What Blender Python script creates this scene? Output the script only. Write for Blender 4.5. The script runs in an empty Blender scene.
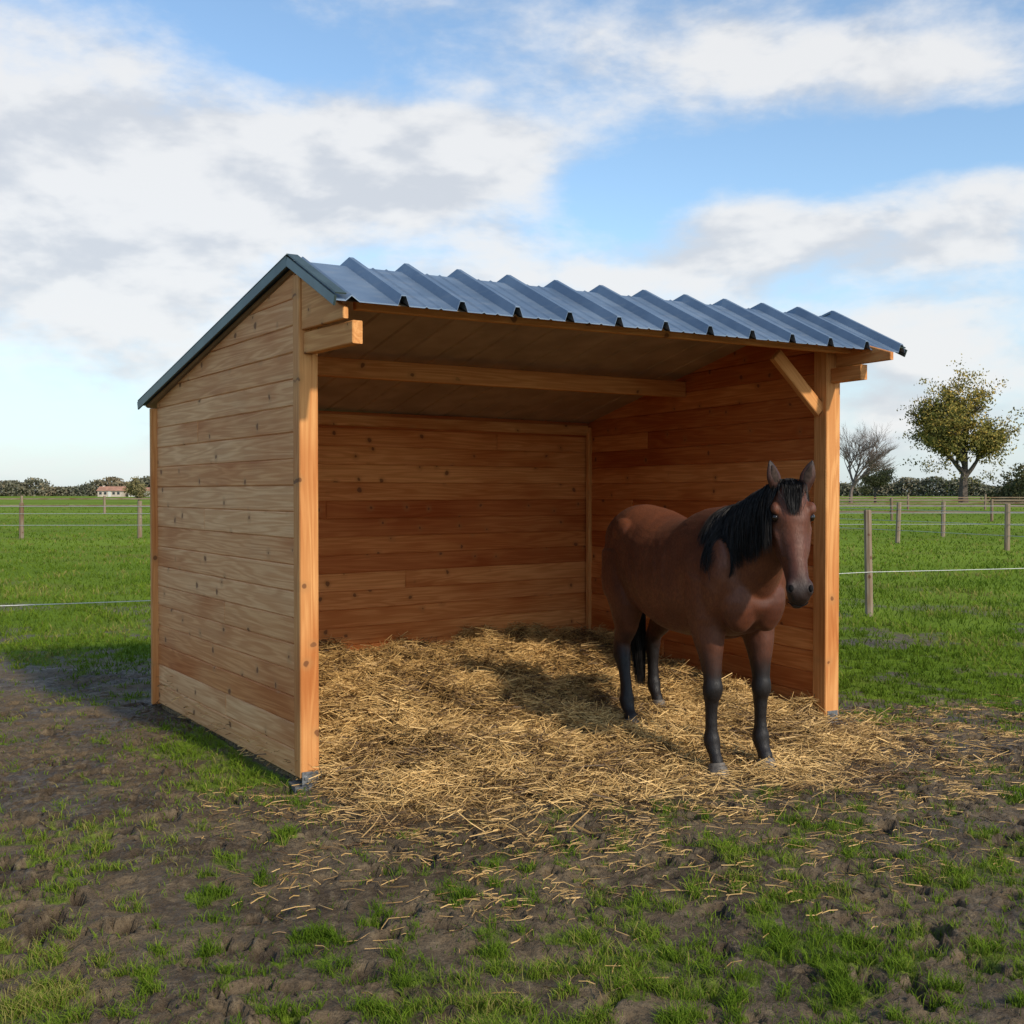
import bpy, math, random
import numpy as np
from mathutils import Vector, Matrix
from mathutils.bvhtree import BVHTree
random.seed(7); rng=np.random.default_rng(11)
scene=bpy.context.scene
R=math.radians
CAMH=1.6
# ------------------------------------------------------------ helpers
def hsh(ix,iy,seed):
    h=(ix.astype(np.int64)*374761393+iy.astype(np.int64)*668265263+seed*974711)&0xffffffff
    h=((h^(h>>13))*1274126177)&0xffffffff
    return (h^(h>>16))&0xffffffff
def pn(x,y,seed=0):
    x=np.asarray(x,float);y=np.asarray(y,float)
    xi=np.floor(x);yi=np.floor(y);fx=x-xi;fy=y-yi
    u=fx*fx*fx*(fx*(fx*6-15)+10);v=fy*fy*fy*(fy*(fy*6-15)+10)
    def g(a,b):
        t=hsh(xi+a,yi+b,seed)/4294967296.0*2*np.pi
        return np.cos(t)*(fx-a)+np.sin(t)*(fy-b)
    n=(g(0,0)*(1-u)+g(1,0)*u)*(1-v)+(g(0,1)*(1-u)+g(1,1)*u)*v
    return n*1.5
def fbm(x,y,o=4,seed=0,lac=2.03,gain=.5):
    s=0;a=1;t=0
    for i in range(o):
        s=s+a*pn(x*lac**i+i*13.7,y*lac**i-i*7.3,seed+i*17);t+=a;a*=gain
    return s/t*1.4
def ss(a,b,x):
    t=np.clip((x-a)/(b-a),0,1);return t*t*(3-2*t)
def link(o,parent=None):
    scene.collection.objects.link(o)
    if parent is not None:o.parent=parent
    return o
def np_mesh(name,V,F,mat=None,parent=None,smooth=False,attrs=None):
    V=np.asarray(V,np.float32);F=np.asarray(F,np.int32)
    me=bpy.data.meshes.new(name)
    n,k=F.shape
    me.vertices.add(len(V));me.vertices.foreach_set('co',V.ravel())
    me.loops.add(n*k);me.loops.foreach_set('vertex_index',F.ravel())
    me.polygons.add(n);me.polygons.foreach_set('loop_start',np.arange(0,n*k,k,dtype=np.int32))
    me.polygons.foreach_set('use_smooth',np.full(n,smooth,dtype=bool))
    me.update(calc_edges=True)
    for an,av in (attrs or {}).items():
        a=me.attributes.new(an,'FLOAT','POINT');a.data.foreach_set('value',np.asarray(av,np.float32))
    o=bpy.data.objects.new(name,me)
    if mat:me.materials.append(mat)
    return link(o,parent)
def empty(name,loc=(0,0,0)):
    o=bpy.data.objects.new(name,None);o.location=loc;o.empty_display_size=.3
    return link(o)
# ------------------------------------------------------------ node helper
class NT:
    def __init__(s,nt):s.t=nt;s.n=nt.nodes;s.l=nt.links
    def new(s,typ,**kw):
        n=s.n.new(typ)
        for k,v in kw.items():setattr(n,k,v)
        return n
    def put(s,sock,v):
        if isinstance(v,bpy.types.NodeSocket):s.l.new(v,sock)
        else:
            if hasattr(sock,'default_value'):
                try:sock.default_value=v
                except Exception:
                    sock.default_value=tuple(v)+(1,) if len(v)==3 else v
    def math(s,op,a,b=0.0,c=0.0,clamp=False):
        n=s.new('ShaderNodeMath',operation=op,use_clamp=clamp)
        s.put(n.inputs[0],a);s.put(n.inputs[1],b)
        if op in('MULTIPLY_ADD','SMOOTH_MIN'):s.put(n.inputs[2],c)
        return n.outputs[0]
    def mix(s,f,a,b,mode='MIX'):
        n=s.new('ShaderNodeMix',data_type='RGBA',blend_type=mode)
        s.put(n.inputs[0],f)
        for i,v in((6,a),(7,b)):
            if isinstance(v,(tuple,list)):v=tuple(v)[:3]+(1,)
            s.put(n.inputs[i],v)
        return n.outputs[2]
    def noise(s,vec,scale,detail=3,rough=.5,dist=0,dim='3D'):
        n=s.new('ShaderNodeTexNoise',noise_dimensions=dim)
        if vec is not None:s.l.new(vec,n.inputs['Vector'])
        n.inputs['Scale'].default_value=scale;n.inputs['Detail'].default_value=detail
        n.inputs['Roughness'].default_value=rough;n.inputs['Distortion'].default_value=dist
        return n.outputs[0]
    def vmul(s,vec,k):
        n=s.new('ShaderNodeVectorMath',operation='MULTIPLY');s.l.new(vec,n.inputs[0]);n.inputs[1].default_value=k
        return n.outputs[0]
    def mr(s,v,a,b,c=0,d=1,smooth=True):
        n=s.new('ShaderNodeMapRange',interpolation_type='SMOOTHSTEP' if smooth else 'LINEAR')
        s.put(n.inputs[0],v)
        for i,q in enumerate((a,b,c,d)):s.put(n.inputs[i+1],q)
        return n.outputs[0]
    def attr(s,name,out='Fac'):
        n=s.new('ShaderNodeAttribute',attribute_name=name);return n.outputs[out]
    def bump(s,h,strength=.3,dist=.01,normal=None):
        n=s.new('ShaderNodeBump');n.inputs['Strength'].default_value=strength;n.inputs['Distance'].default_value=dist
        s.l.new(h,n.inputs['Height'])
        if normal is not None:s.l.new(normal,n.inputs['Normal'])
        return n.outputs[0]
def mat(name):
    m=bpy.data.materials.new(name);m.use_nodes=True
    t=NT(m.node_tree);p=m.node_tree.nodes['Principled BSDF']
    return m,t,p
def simple(name,col,rough=.6,metal=0,var=.15,scale=20,bump=.1,spec=.5):
    m,t,p=mat(name)
    co=t.new('ShaderNodeTexCoord').outputs['Object']
    n=t.noise(co,scale,3)
    c=t.mix(t.mr(n,.3,.7),tuple(x*(1-var) for x in col),tuple(min(1,x*(1+var)) for x in col))
    t.put(p.inputs['Base Color'],c);p.inputs['Roughness'].default_value=rough;p.inputs['Metallic'].default_value=metal
    p.inputs['Specular IOR Level'].default_value=spec
    if bump>0:t.put(p.inputs['Normal'],t.bump(n,bump,.005))
    return m
# ------------------------------------------------------------ materials
def wood(name,c1,c2,c3,knot=(.12,.045,.02),weather=.0):
    m,t,p=mat(name)
    co=t.attr('wc','Vector');wr=t.attr('wr')
    fine=t.noise(t.vmul(co,(3.0,90,90)),1,3,.6)
    med=t.noise(t.vmul(co,(.7,11,11)),1,2,.5,.3)
    rings=t.math('SINE',t.math('MULTIPLY',med,46.0))
    rings=t.mr(rings,-1,1,0,1)
    big=t.noise(t.vmul(co,(.8,2.2,2.2)),1,3)
    base=t.mix(t.mr(wr,0,.55),c1,c2);base=t.mix(t.mr(wr,.6,1),base,c3)
    dark=t.mix(1.0,base,(.70,.54,.42),'MULTIPLY')
    c=t.mix(t.math('MULTIPLY',rings,.55),base,dark)
    c=t.mix(t.math('MULTIPLY',t.mr(fine,.35,.7),.5),c,dark)
    c=t.mix(t.math('MULTIPLY',t.mr(big,.44,.70),.85),c,t.mix(1.0,c,(.72,.50,.35),'MULTIPLY'))
    v=t.new('ShaderNodeTexVoronoi',voronoi_dimensions='2D');v.inputs['Scale'].default_value=3.7
    nz=t.new('ShaderNodeVectorMath',operation='ADD');t.l.new(co,nz.inputs[0])
    nn=t.new('ShaderNodeTexNoise');t.l.new(co,nn.inputs['Vector']);nn.inputs['Scale'].default_value=14;nn.inputs['Detail'].default_value=1
    sc=t.vmul(nn.outputs['Color'],(.05,.03,.03));t.l.new(sc,nz.inputs[1])
    t.l.new(nz.outputs[0],v.inputs['Vector'])
    sr=t.new('ShaderNodeSeparateXYZ');t.l.new(v.outputs['Color'],sr.inputs[0])
    on=t.mr(sr.outputs[0],.25,.37);siz=t.mr(sr.outputs[1],0,1,.028,.070)
    halo=t.math('MULTIPLY',t.mr(v.outputs['Distance'],.045,.19,1,0),on)
    c=t.mix(t.math('MULTIPLY',halo,.48),c,tuple(x*.55+y*.35 for x,y in zip(c1,knot)))
    kn=t.math('MULTIPLY',t.mr(t.math('SUBTRACT',v.outputs['Distance'],siz),-.012,.012,1,0),on)
    c=t.mix(t.math('MULTIPLY',kn,.75),c,knot)
    if weather>0:
        w=t.noise(t.vmul(co,(1.6,5,5)),1,4,.6)
        c=t.mix(t.math('MULTIPLY',t.mr(w,.45,.75),weather),c,(.28,.20,.14))
    t.put(p.inputs['Base Color'],c)
    p.inputs['Roughness'].default_value=.72
    p.inputs['Specular IOR Level'].default_value=.18
    t.put(p.inputs['Normal'],t.bump(t.math('ADD',fine,t.math('MULTIPLY',rings,.5)),.3,.0025))
    return m
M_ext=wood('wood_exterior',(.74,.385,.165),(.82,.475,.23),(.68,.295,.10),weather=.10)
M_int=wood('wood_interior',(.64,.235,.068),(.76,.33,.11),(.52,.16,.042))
M_post=wood('wood_post',(.70,.34,.115),(.70,.34,.12),(.66,.31,.105))
M_fpost=wood('fence_wood',(.27,.22,.16),(.30,.25,.19),(.22,.18,.13),weather=.5)
def roof_mat():
    m,t,p=mat('painted_sheet_metal')
    co=t.new('ShaderNodeTexCoord').outputs['Object']
    n=t.noise(co,3,4,.6);n2=t.noise(t.vmul(co,(8,8,60)),1,3)
    c=t.mix(t.mr(n,.35,.7),(.115,.165,.235),(.165,.225,.305))
    c=t.mix(t.math('MULTIPLY',t.mr(n2,.5,.8),.35),c,(.28,.30,.32))
    t.put(p.inputs['Base Color'],c);p.inputs['Metallic'].default_value=.3
    t.put(p.inputs['Roughness'],t.mr(n,.3,.7,.35,.55))
    return m
M_roof=roof_mat()
M_flash=simple('flashing_metal',(.055,.08,.075),.45,.3,.2,6)
M_liner=simple('ceiling_liner',(.40,.29,.185),.7,0,.15,4)
M_steel=simple('galvanised_steel',(.22,.23,.24),.45,.7,.3,40)
# ------------------------------------------------------------ shelter geometry
FL=np.array([-1.165,5.98]);FR=np.array([2.19,7.66]);BL=np.array([-2.645,8.18]);BR=np.array([.74,10.72])
W=(FR-FL)/np.linalg.norm(FR-FL);D=np.array([-W[1],W[0]])
DL=(BL-FL)/np.linalg.norm(BL-FL);DR=(BR-FR)/np.linalg.norm(BR-FR);WB=(BR-BL)/np.linalg.norm(BR-BL)
# ------------------------------------------------------------ ground heights
def straw_mask(x,y):
    px=x-FL[0];py=y-FL[1]
    r=px*D[0]+py*D[1];q=px*W[0]+py*W[1]
    nl=np.array([DL[1],-DL[0]]);dl=(x-FL[0])*nl[0]+(y-FL[1])*nl[1]
    nr=np.array([-DR[1],DR[0]]);dr=(x-FR[0])*nr[0]+(y-FR[1])*nr[1]
    nb=np.array([WB[1],-WB[0]]);db=(x-BL[0])*nb[0]+(y-BL[1])*nb[1]
    n=fbm(x*1.6,y*1.6,4,5)
    inside=ss(.0,.06,dl)*ss(.0,.06,dr)*ss(0,.05,db)
    front=ss(-1.7,-.15,r+.55*n)*ss(-.10,.35,q+.12*n)*ss(4.3,3.0,q+.35*n)
    return np.where(r>0,inside*ss(-.2,.5,front+r),front)
def straw_h(x,y):
    m=straw_mask(x,y)
    px=x-FL[0];py=y-FL[1];r=px*D[0]+py*D[1];q=px*W[0]+py*W[1]
    base=.03+.06*ss(-.9,.5,r)
    lumps=.13*fbm(x*2.3,y*2.3,3,21)+.085*fbm(x*6.5,y*6.5,3,22)
    pile=.22*np.exp(-((q-1.15)/.55)**2-((r-1.5)/.5)**2)+.13*np.exp(-((q-.6)/.45)**2-((r-.6)/.4)**2)+.11*np.exp(-((q-2.0)/.4)**2-((r-1.0)/.35)**2)+.16*ss(1.8,2.9,r)+.09*np.exp(-((q-.95)/.6)**2-((r+.35)/.3)**2)
    calm=1-.8*np.exp(-((x-.9)**2+(y-7.35)**2)/.22)
    return m*(base+lumps*(.30+.70*ss(-.7,.4,r))*calm+pile)-.03*(1-m)
def grass_mask(x,y):
    n1=fbm(x*.55,y*.55,4,31);n2=fbm(x*2.3,y*2.3,4,37);n3=fbm(x*7,y*7,3,39)
    edge=np.where(x<0,10.0,9.7-2.2*ss(1.0,3.4,x))
    far=ss(-1.6,1.2,(y-edge)+1.5*n1+1.2*n2+.9*n3)
    far=far*(1-.55*ss(.05,.42,n1+.5*n2)*ss(26,8,y))
    near=ss(.06,.56,n2*.55+n1*.45+n3*.75+.03+.22*ss(5.2,3.6,y)+.12*ss(1.0,3.0,x)*ss(8,4,y)+.10*ss(-1,-3,x)*ss(6.2,4.4,y))
    near*=.78
    dl=(x-FL[0])*DL[1]-(y-FL[1])*DL[0]
    rl=(x-FL[0])*DL[0]+(y-FL[1])*DL[1]
    strip=ss(-.95,-.1,dl+.45*n2)*ss(.15,0,dl)*ss(-.6,.2,rl)*ss(2.3,1.2,rl)
    rp=np.exp(-((x-2.55)**2+(y-7.7)**2)/.12)
    g=np.maximum(np.maximum(far,near),np.maximum(strip*.85,rp))
    return np.clip(g*(1-straw_mask(x,y)),0,1)
def axis(lo,hi,step,far_lo,far_hi,grow):
    a=list(np.arange(lo,hi+1e-6,step));s=step;v=a[-1]
    while v<far_hi:
        s=min(s*grow,120);v+=s;a.append(v)
    s=step;v=a[0];b=[]
    while v>far_lo:
        s=min(s*grow,120);v-=s;b.append(v)
    return np.array(b[::-1]+a)
gx=axis(-4.4,5.0,.0145,-2500,2500,1.08)
gy=axis(2.7,9.2,.0145,-60,3500,1.06)
X,Y=np.meshgrid(gx,gy)
nearf=ss(45,12,np.hypot(X,Y))
GM=grass_mask(X,Y)
mudm=1-GM
LOW=.030*fbm(X*.9,Y*.9,3,1)
H=LOW*nearf
rough=.3+1.2*ss(-.2,.5,fbm(X*1.1,Y*1.1,3,12))
wx=X+.14*fbm(X*3,Y*3,2,44);wy=Y+.14*fbm(X*3+9,Y*3,2,45)
det=.014*fbm(wx*3.6,wy*3.6,3,3)+.016*(.45-np.abs(fbm(wx*7,wy*7,4,8)))*(.5+.6*rough)+.017*(.4-np.abs(fbm(wx*15+2*fbm(X*6,Y*6,2,9),wy*15,4,16)))*rough+.006*fbm(X*42,Y*42,3,6)*rough
H+=det*nearf*(.35+.85*mudm)*ss(20,11,np.hypot(X,Y))
for i in range(1500):
    cx=rng.uniform(-4.3,4.9);cy=2.8+5.9*rng.random()**1.15
    if grass_mask(np.array([cx]),np.array([cy]))[0]>.75:continue
    if straw_mask(np.array([cx]),np.array([cy]))[0]>.4:continue
    r=rng.uniform(.03,.075);dp=r*rng.uniform(.3,.75);ang=rng.uniform(0,6.28)
    i0,i1=np.searchsorted(gx,[cx-.19,cx+.19]);j0,j1=np.searchsorted(gy,[cy-.19,cy+.19])
    dx=X[j0:j1,i0:i1]-cx;dy=Y[j0:j1,i0:i1]-cy
    a=dx*math.cos(ang)+dy*math.sin(ang);b=-dx*math.sin(ang)+dy*math.cos(ang)
    d=np.sqrt((a/r)**2+(b/(r*.65))**2)*(1+.55*pn(dx*14+i,dy*14,3)+.35*pn(dx*40+i,dy*40,5))
    H[j0:j1,i0:i1]+=-dp*ss(1.1,.8,d)+dp*.25*np.exp(-((d-1.35)/.3)**2)
flat=ss(.02,.3,straw_mask(X,Y))
H=H*(1-flat*.7)
H-=.004
def gz(x,y):
    x=np.asarray(x,float);y=np.asarray(y,float)
    i=np.clip(np.searchsorted(gx,x)-1,0,len(gx)-2);j=np.clip(np.searchsorted(gy,y)-1,0,len(gy)-2)
    fx=(x-gx[i])/(gx[i+1]-gx[i]);fy=(y-gy[j])/(gy[j+1]-gy[j])
    return (H[j,i]*(1-fx)+H[j,i+1]*fx)*(1-fy)+(H[j+1,i]*(1-fx)+H[j+1,i+1]*fx)*fy
def ground_mat():
    m,t,p=mat('muddy_pasture')
    co=t.new('ShaderNodeTexCoord').outputs['Object'];g=t.attr('grass');hh=t.attr('hgt')
    n1=t.noise(co,1.7,4,.6);n2=t.noise(co,13,6,.7);n3=t.noise(co,75,4,.75)
    mud=t.mix(t.mr(n1,.38,.62),(.070,.046,.024),(.145,.100,.054))
    mud=t.mix(t.mr(n2,.45,.70),mud,(.20,.145,.083))
    mud=t.mix(t.math('MULTIPLY',t.mr(n3,.47,.66),.65),mud,(.045,.030,.017))
    mud=t.mix(t.mr(hh,.0,-.035,0,.8),mud,(.034,.023,.013))  # hollows darker: wet mud, plus occlusion shade put into the colour
    gr=t.mix(t.mr(n2,.35,.65),(.095,.160,.012),(.16,.235,.022))
    gr=t.mix(t.math('MULTIPLY',t.mr(n3,.45,.72),.6),gr,(.055,.075,.012))
    nf=t.noise(t.vmul(co,(.012,.05,1)),1,3,.6)
    gr=t.mix(t.math('MULTIPLY',t.mr(nf,.4,.62),.8),gr,(.19,.265,.03))
    nd=t.noise(t.vmul(co,(.16,.30,1)),1,4,.65)
    gr=t.mix(t.math('MULTIPLY',t.mr(nd,.50,.68),.5),gr,(.15,.13,.04))
    f=t.math('ADD',g,t.math('MULTIPLY',t.math('SUBTRACT',n2,.5),1.1))
    f=t.mr(f,.50,1.0)
    c=t.mix(f,mud,gr)
    t.put(p.inputs['Base Color'],c)
    rr=t.mr(n1,.35,.7,.5,.85);rr=t.mix(t.mr(hh,-.005,-.035,0,1),rr,(.30,.30,.30));rr=t.mix(f,rr,(.95,.95,.95))
    t.put(p.inputs['Roughness'],rr);t.put(p.inputs['Specular IOR Level'],t.mr(f,0,1,.32,.03))
    t.put(p.inputs['Normal'],t.bump(t.math('ADD',n2,t.math('MULTIPLY',n3,.6)),.9,.022))
    return m
ny,nx=X.shape
idx=np.arange(nx*ny).reshape(ny,nx)
F=np.stack([idx[:-1,:-1],idx[:-1,1:],idx[1:,1:],idx[1:,:-1]],-1).reshape(-1,4)
np_mesh('ground',np.stack([X,Y,H],-1).reshape(-1,3),F,ground_mat(),smooth=True,attrs={'grass':GM.ravel(),'hgt':((H-LOW)*ss(20,10,np.hypot(X,Y))).ravel()})
# ------------------------------------------------------------ grass
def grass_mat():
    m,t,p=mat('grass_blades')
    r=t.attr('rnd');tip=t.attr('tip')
    c=t.mix(r,(.085,.155,.010),(.21,.305,.026))
    c=t.mix(t.mr(r,.85,1),c,(.33,.28,.085))
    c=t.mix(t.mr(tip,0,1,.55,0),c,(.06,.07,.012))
    t.put(p.inputs['Base Color'],c);p.inputs['Roughness'].default_value=.8
    p.inputs['Specular IOR Level'].default_value=.06
    tr=t.new('ShaderNodeBsdfTranslucent');t.put(tr.inputs[0],c)
    mx=t.new('ShaderNodeMixShader');mx.inputs[0].default_value=.28
    t.l.new(p.outputs[0],mx.inputs[1]);t.l.new(tr.outputs[0],mx.inputs[2])
    t.l.new(mx.outputs[0],m.node_tree.nodes['Material Output'].inputs[0])
    return m
def scatter_grass(N):
    v=rng.uniform(12,620,N)
    y=1100*CAMH/v
    x=y*rng.uniform(-.62,.62,N)
    g=grass_mask(x,y)
    clump=ss(-.15,.45,fbm(x*9,y*9,3,51));cf_=ss(-.4,.4,fbm(x*1.3,y*.8,4,53))
    pr=np.where(y<12,g**1.2*(.12+.88*clump**1.4)+.07*clump,g*(.35+.65*clump)*(.3+.7*cf_))
    k=(rng.random(N)<pr)&(straw_mask(x,y)<.2)
    inside=((x-FL[0])*DL[1]-(y-FL[1])*DL[0]>-.03)&((FR[0]-x)*DR[1]-(FR[1]-y)*DR[0]>-.03)&((x-FL[0])*D[0]+(y-FL[1])*D[1]>-.05)&(((x-BL[0])*WB[1]-(y-BL[1])*WB[0])>-.03)
    k&=~inside
    x=x[k];y=y[k];n=len(x);z=gz(x,y)
    L=rng.uniform(.016,.050,n)*(1+.6*ss(8,14,y))*(.7+.7*np.clip(g[k],0,1))
    w=np.maximum(.0016,y*.00045)*rng.uniform(.7,1.4,n)
    a=rng.uniform(0,2*np.pi,n);b=rng.uniform(0,2*np.pi,n);lean=rng.uniform(.2,1.2,n)*L
    P0=np.stack([x,y,z-.004],-1)
    side=np.stack([np.cos(a),np.sin(a),0*a],-1)*w[:,None]
    ld=np.stack([np.cos(b),np.sin(b),0*b],-1)
    mid=P0+ld*(lean*.35)[:,None]+np.array([0,0,1])*(L*.6)[:,None]
    tip=P0+ld*(lean*1.1)[:,None]+np.array([0,0,1])*(L*.95)[:,None]
    V=np.stack([P0-side,P0+side,mid+side*.7,mid-side*.7,tip],1).reshape(-1,3)
    bs=np.arange(n)*5
    T=np.stack([np.stack([bs,bs+1,bs+2],-1),np.stack([bs,bs+2,bs+3],-1),np.stack([bs+3,bs+2,bs+4],-1)],1).reshape(-1,3)
    r=np.clip(.5+.9*fbm(x*.7,y*.5,4,61)+rng.normal(0,.24,n),0,1)
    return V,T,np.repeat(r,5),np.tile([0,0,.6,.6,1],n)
V,T,r_,t_=scatter_grass(1050000)
np_mesh('grass',V,T,grass_mat(),attrs={'rnd':r_,'tip':t_})
# ------------------------------------------------------------ straw
def straw_mat(name,bed=False):
    m,t,p=mat(name)
    co=t.new('ShaderNodeTexCoord').outputs['Object']
    if bed:
        n=t.noise(co,30,4,.7);n2=t.noise(co,3,2)
        c=t.mix(t.mr(n,.35,.65),(.075,.043,.017),(.26,.16,.06))
        c=t.mix(t.math('MULTIPLY',t.mr(n2,.4,.7),.4),c,(.12,.07,.03))
        t.put(p.inputs['Normal'],t.bump(n,1,.03))
    else:
        r=t.attr('rnd')
        c=t.mix(r,(.20,.105,.030),(.70,.445,.165))
        c=t.mix(t.mr(r,.0,.24,1,0),c,(.085,.045,.018))
    t.put(p.inputs['Base Color'],c);p.inputs['Roughness'].default_value=.55
    p.inputs['Specular IOR Level'].default_value=.3
    return m
sx=np.arange(-3.2,4.4,.025);sy=np.arange(4.0,11.2,.025)
SX,SY=np.meshgrid(sx,sy);SM=straw_mask(SX,SY)
SH=np.where(SM>0,straw_h(SX,SY)+gz(SX,SY)-.012,-.2)
ii=np.arange(SX.size).reshape(SX.shape)
keep=(np.maximum.reduce([SM[:-1,:-1],SM[1:,:-1],SM[:-1,1:],SM[1:,1:]])>.3)
F=np.stack([ii[:-1,:-1],ii[:-1,1:],ii[1:,1:],ii[1:,:-1]],-1)[keep]
used,inv=np.unique(F,return_inverse=True)
straw_parent=empty('straw_bedding')
np_mesh('straw_layer',np.stack([SX,SY,SH],-1).reshape(-1,3)[used],inv.reshape(-1,4),straw_mat('straw_layer_mat',True),straw_parent,True)
def scatter_straw(N,loose=False):
    x=rng.uniform(-3.0,4.6,N);y=rng.uniform(3.4,10.8,N)
    m=straw_mask(x,y)
    if loose:
        px=x-FL[0];py=y-FL[1];r=px*D[0]+py*D[1];q=px*W[0]+py*W[1]
        pr=ss(-3.4,-.5,r+.7*fbm(x*1.2,y*1.2,3,77))**1.5*(r<.1)*ss(-.8,.3,q)*ss(6.2,3.6,q)*(.12+.88*ss(-.3,.5,fbm(x*4,y*4,3,70)))
        k=rng.random(N)<pr
    else:k=rng.random(N)<m**1.5
    x=x[k];y=y[k];m=m[k];n=len(x)
    L=rng.uniform(.04,.17,n)*(1+.6*rng.random(n)**3)*(1 if not loose else .6);az=rng.uniform(0,2*np.pi,n)
    az=az+1.2*fbm(x*2,y*2,2,88)
    pitch=rng.normal(0,.34 if not loose else .06,n)
    w=rng.uniform(.0012,.0026,n)*(1 if not loose else .8)
    d=np.stack([np.cos(az)*np.cos(pitch),np.sin(az)*np.cos(pitch),np.sin(pitch)],-1)
    sd=np.stack([-np.sin(az),np.cos(az),0*az],-1)*w[:,None]+np.stack([0*az,0*az,rng.normal(0,.6,n)*w],-1)
    g=gz(x,y);sh=straw_h(x,y);z=np.where(m>.02,g+np.maximum(sh,0),g)+rng.uniform(.002,.05 if not loose else .01,n)+.004
    c=np.stack([x,y,z],-1)
    bend=np.stack([-np.sin(az),np.cos(az),0*az],-1)*(rng.normal(0,.12,n)*L)[:,None]
    pts=[c-d*(L/2)[:,None],c+bend+np.array([0,0,.004]),c+d*(L/2)[:,None]]
    for q_ in (0,2):
        P=pts[q_];mm=straw_mask(P[:,0],P[:,1]);s_=gz(P[:,0],P[:,1])+np.where(mm>.02,straw_h(P[:,0],P[:,1]),0)
        P[:,2]=np.maximum(P[:,2],s_+.002)
    up=np.array([0,0,1])*(w*1.2)[:,None]
    rings=[]
    for P in pts:rings+= [P-sd,P+up,P+sd]
    V=np.stack(rings,1).reshape(-1,3)
    b=np.arange(n)*9
    Fs=[]
    for o in(0,3):
        for e in(0,1):
            Fs.append(np.stack([b+o+e,b+o+e+1,b+o+e+4,b+o+e+3],-1))
    Fq=np.stack(Fs,1).reshape(-1,4)
    r=np.clip(rng.normal(.48,.32,n)+.75*fbm(x*2.2,y*2.2,4,99),0,1)
    return V,Fq,np.repeat(r,9)
Ms=straw_mat('straw_stalks')
V,F,r_=scatter_straw(240000);np_mesh('stalks',V,F,Ms,straw_parent,attrs={'rnd':r_})
V,F,r_=scatter_straw(120000,True);np_mesh('loose_stalks',V,F,Ms,straw_parent,attrs={'rnd':r_*.7})
# ------------------------------------------------------------ wooden prisms
class Acc:
    def __init__(s):s.V=[];s.F=[];s.C=[];s.R=[]
    def prism(s,poly,org,ax,az,an,t,ch=.004,rnd=None,off=None):
        org=np.array(org,float);ax=np.array(ax,float);az=np.array(az,float);an=np.array(an,float)
        poly=[np.array(p,float) for p in poly];n=len(poly)
        ins=[]
        for i in range(n):
            p0,p1,p2=poly[i-1],poly[i],poly[(i+1)%n]
            e1=(p1-p0)/np.linalg.norm(p1-p0);e2=(p2-p1)/np.linalg.norm(p2-p1)
            n1=np.array([-e1[1],e1[0]]);n2=np.array([-e2[1],e2[0]])
            b=n1+n2;b/=max(1e-6,np.linalg.norm(b));c=max(.35,b@n1)
            ins.append(p1+b*ch/c)
        rnd=random.random() if rnd is None else rnd
        off=off if off is not None else (random.uniform(0,50),random.uniform(0,50),random.uniform(0,50))
        st=len(s.V)
        for pts,h in((ins,-t/2),(poly,-t/2+ch),(poly,t/2-ch),(ins,t/2)):
            for p in pts:
                s.V.append(org+ax*p[0]+az*p[1]+an*h)
                s.C.append((p[0]+off[0],p[1]+off[1],h+off[2]));s.R.append(rnd)
        flip=np.dot(np.cross(ax,az),an)<0
        def add(f):s.F.append(f[::-1] if flip else f)
        for k in range(3):
            for i in range(n):
                a=st+k*n+i;b=st+k*n+(i+1)%n
                add([a,b,b+n,a+n])
        add([st+i for i in range(n)][::-1]);add([st+3*n+i for i in range(n)])
    def beam(s,p0,p1,w,h,up=(0,0,1),ch=.005,**k):
        p0=np.array(p0,float);p1=np.array(p1,float);L=np.linalg.norm(p1-p0);ax=(p1-p0)/L
        up=np.array(up,float);up=up-ax*(up@ax);up/=np.linalg.norm(up);an=np.cross(ax,up)
        s.prism([(0,-h/2),(L,-h/2),(L,h/2),(0,h/2)],p0,ax,up,an,w,ch,**k)
    def obj(s,name,m,parent=None):
        me=bpy.data.meshes.new(name);me.from_pydata([tuple(v) for v in s.V],[],s.F)
        a=me.attributes.new('wc','FLOAT_VECTOR','POINT');a.data.foreach_set('vector',np.array(s.C,np.float32).ravel())
        a=me.attributes.new('wr','FLOAT','POINT');a.data.foreach_set('value',np.array(s.R,np.float32))
        me.materials.append(m);me.update()
        return link(bpy.data.objects.new(name,me),parent)
def clip(poly,a,b,c):
    out=[]
    for i in range(len(poly)):
        p,q=poly[i],poly[(i+1)%len(poly)]
        dp=a*p[0]+b*p[1]-c;dq=a*q[0]+b*q[1]-c
        if dp<=0:out.append(p)
        if dp*dq<0:
            t=dp/(dp-dq);out.append((p[0]+(q[0]-p[0])*t,p[1]+(q[1]-p[1])*t))
    return out
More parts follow.
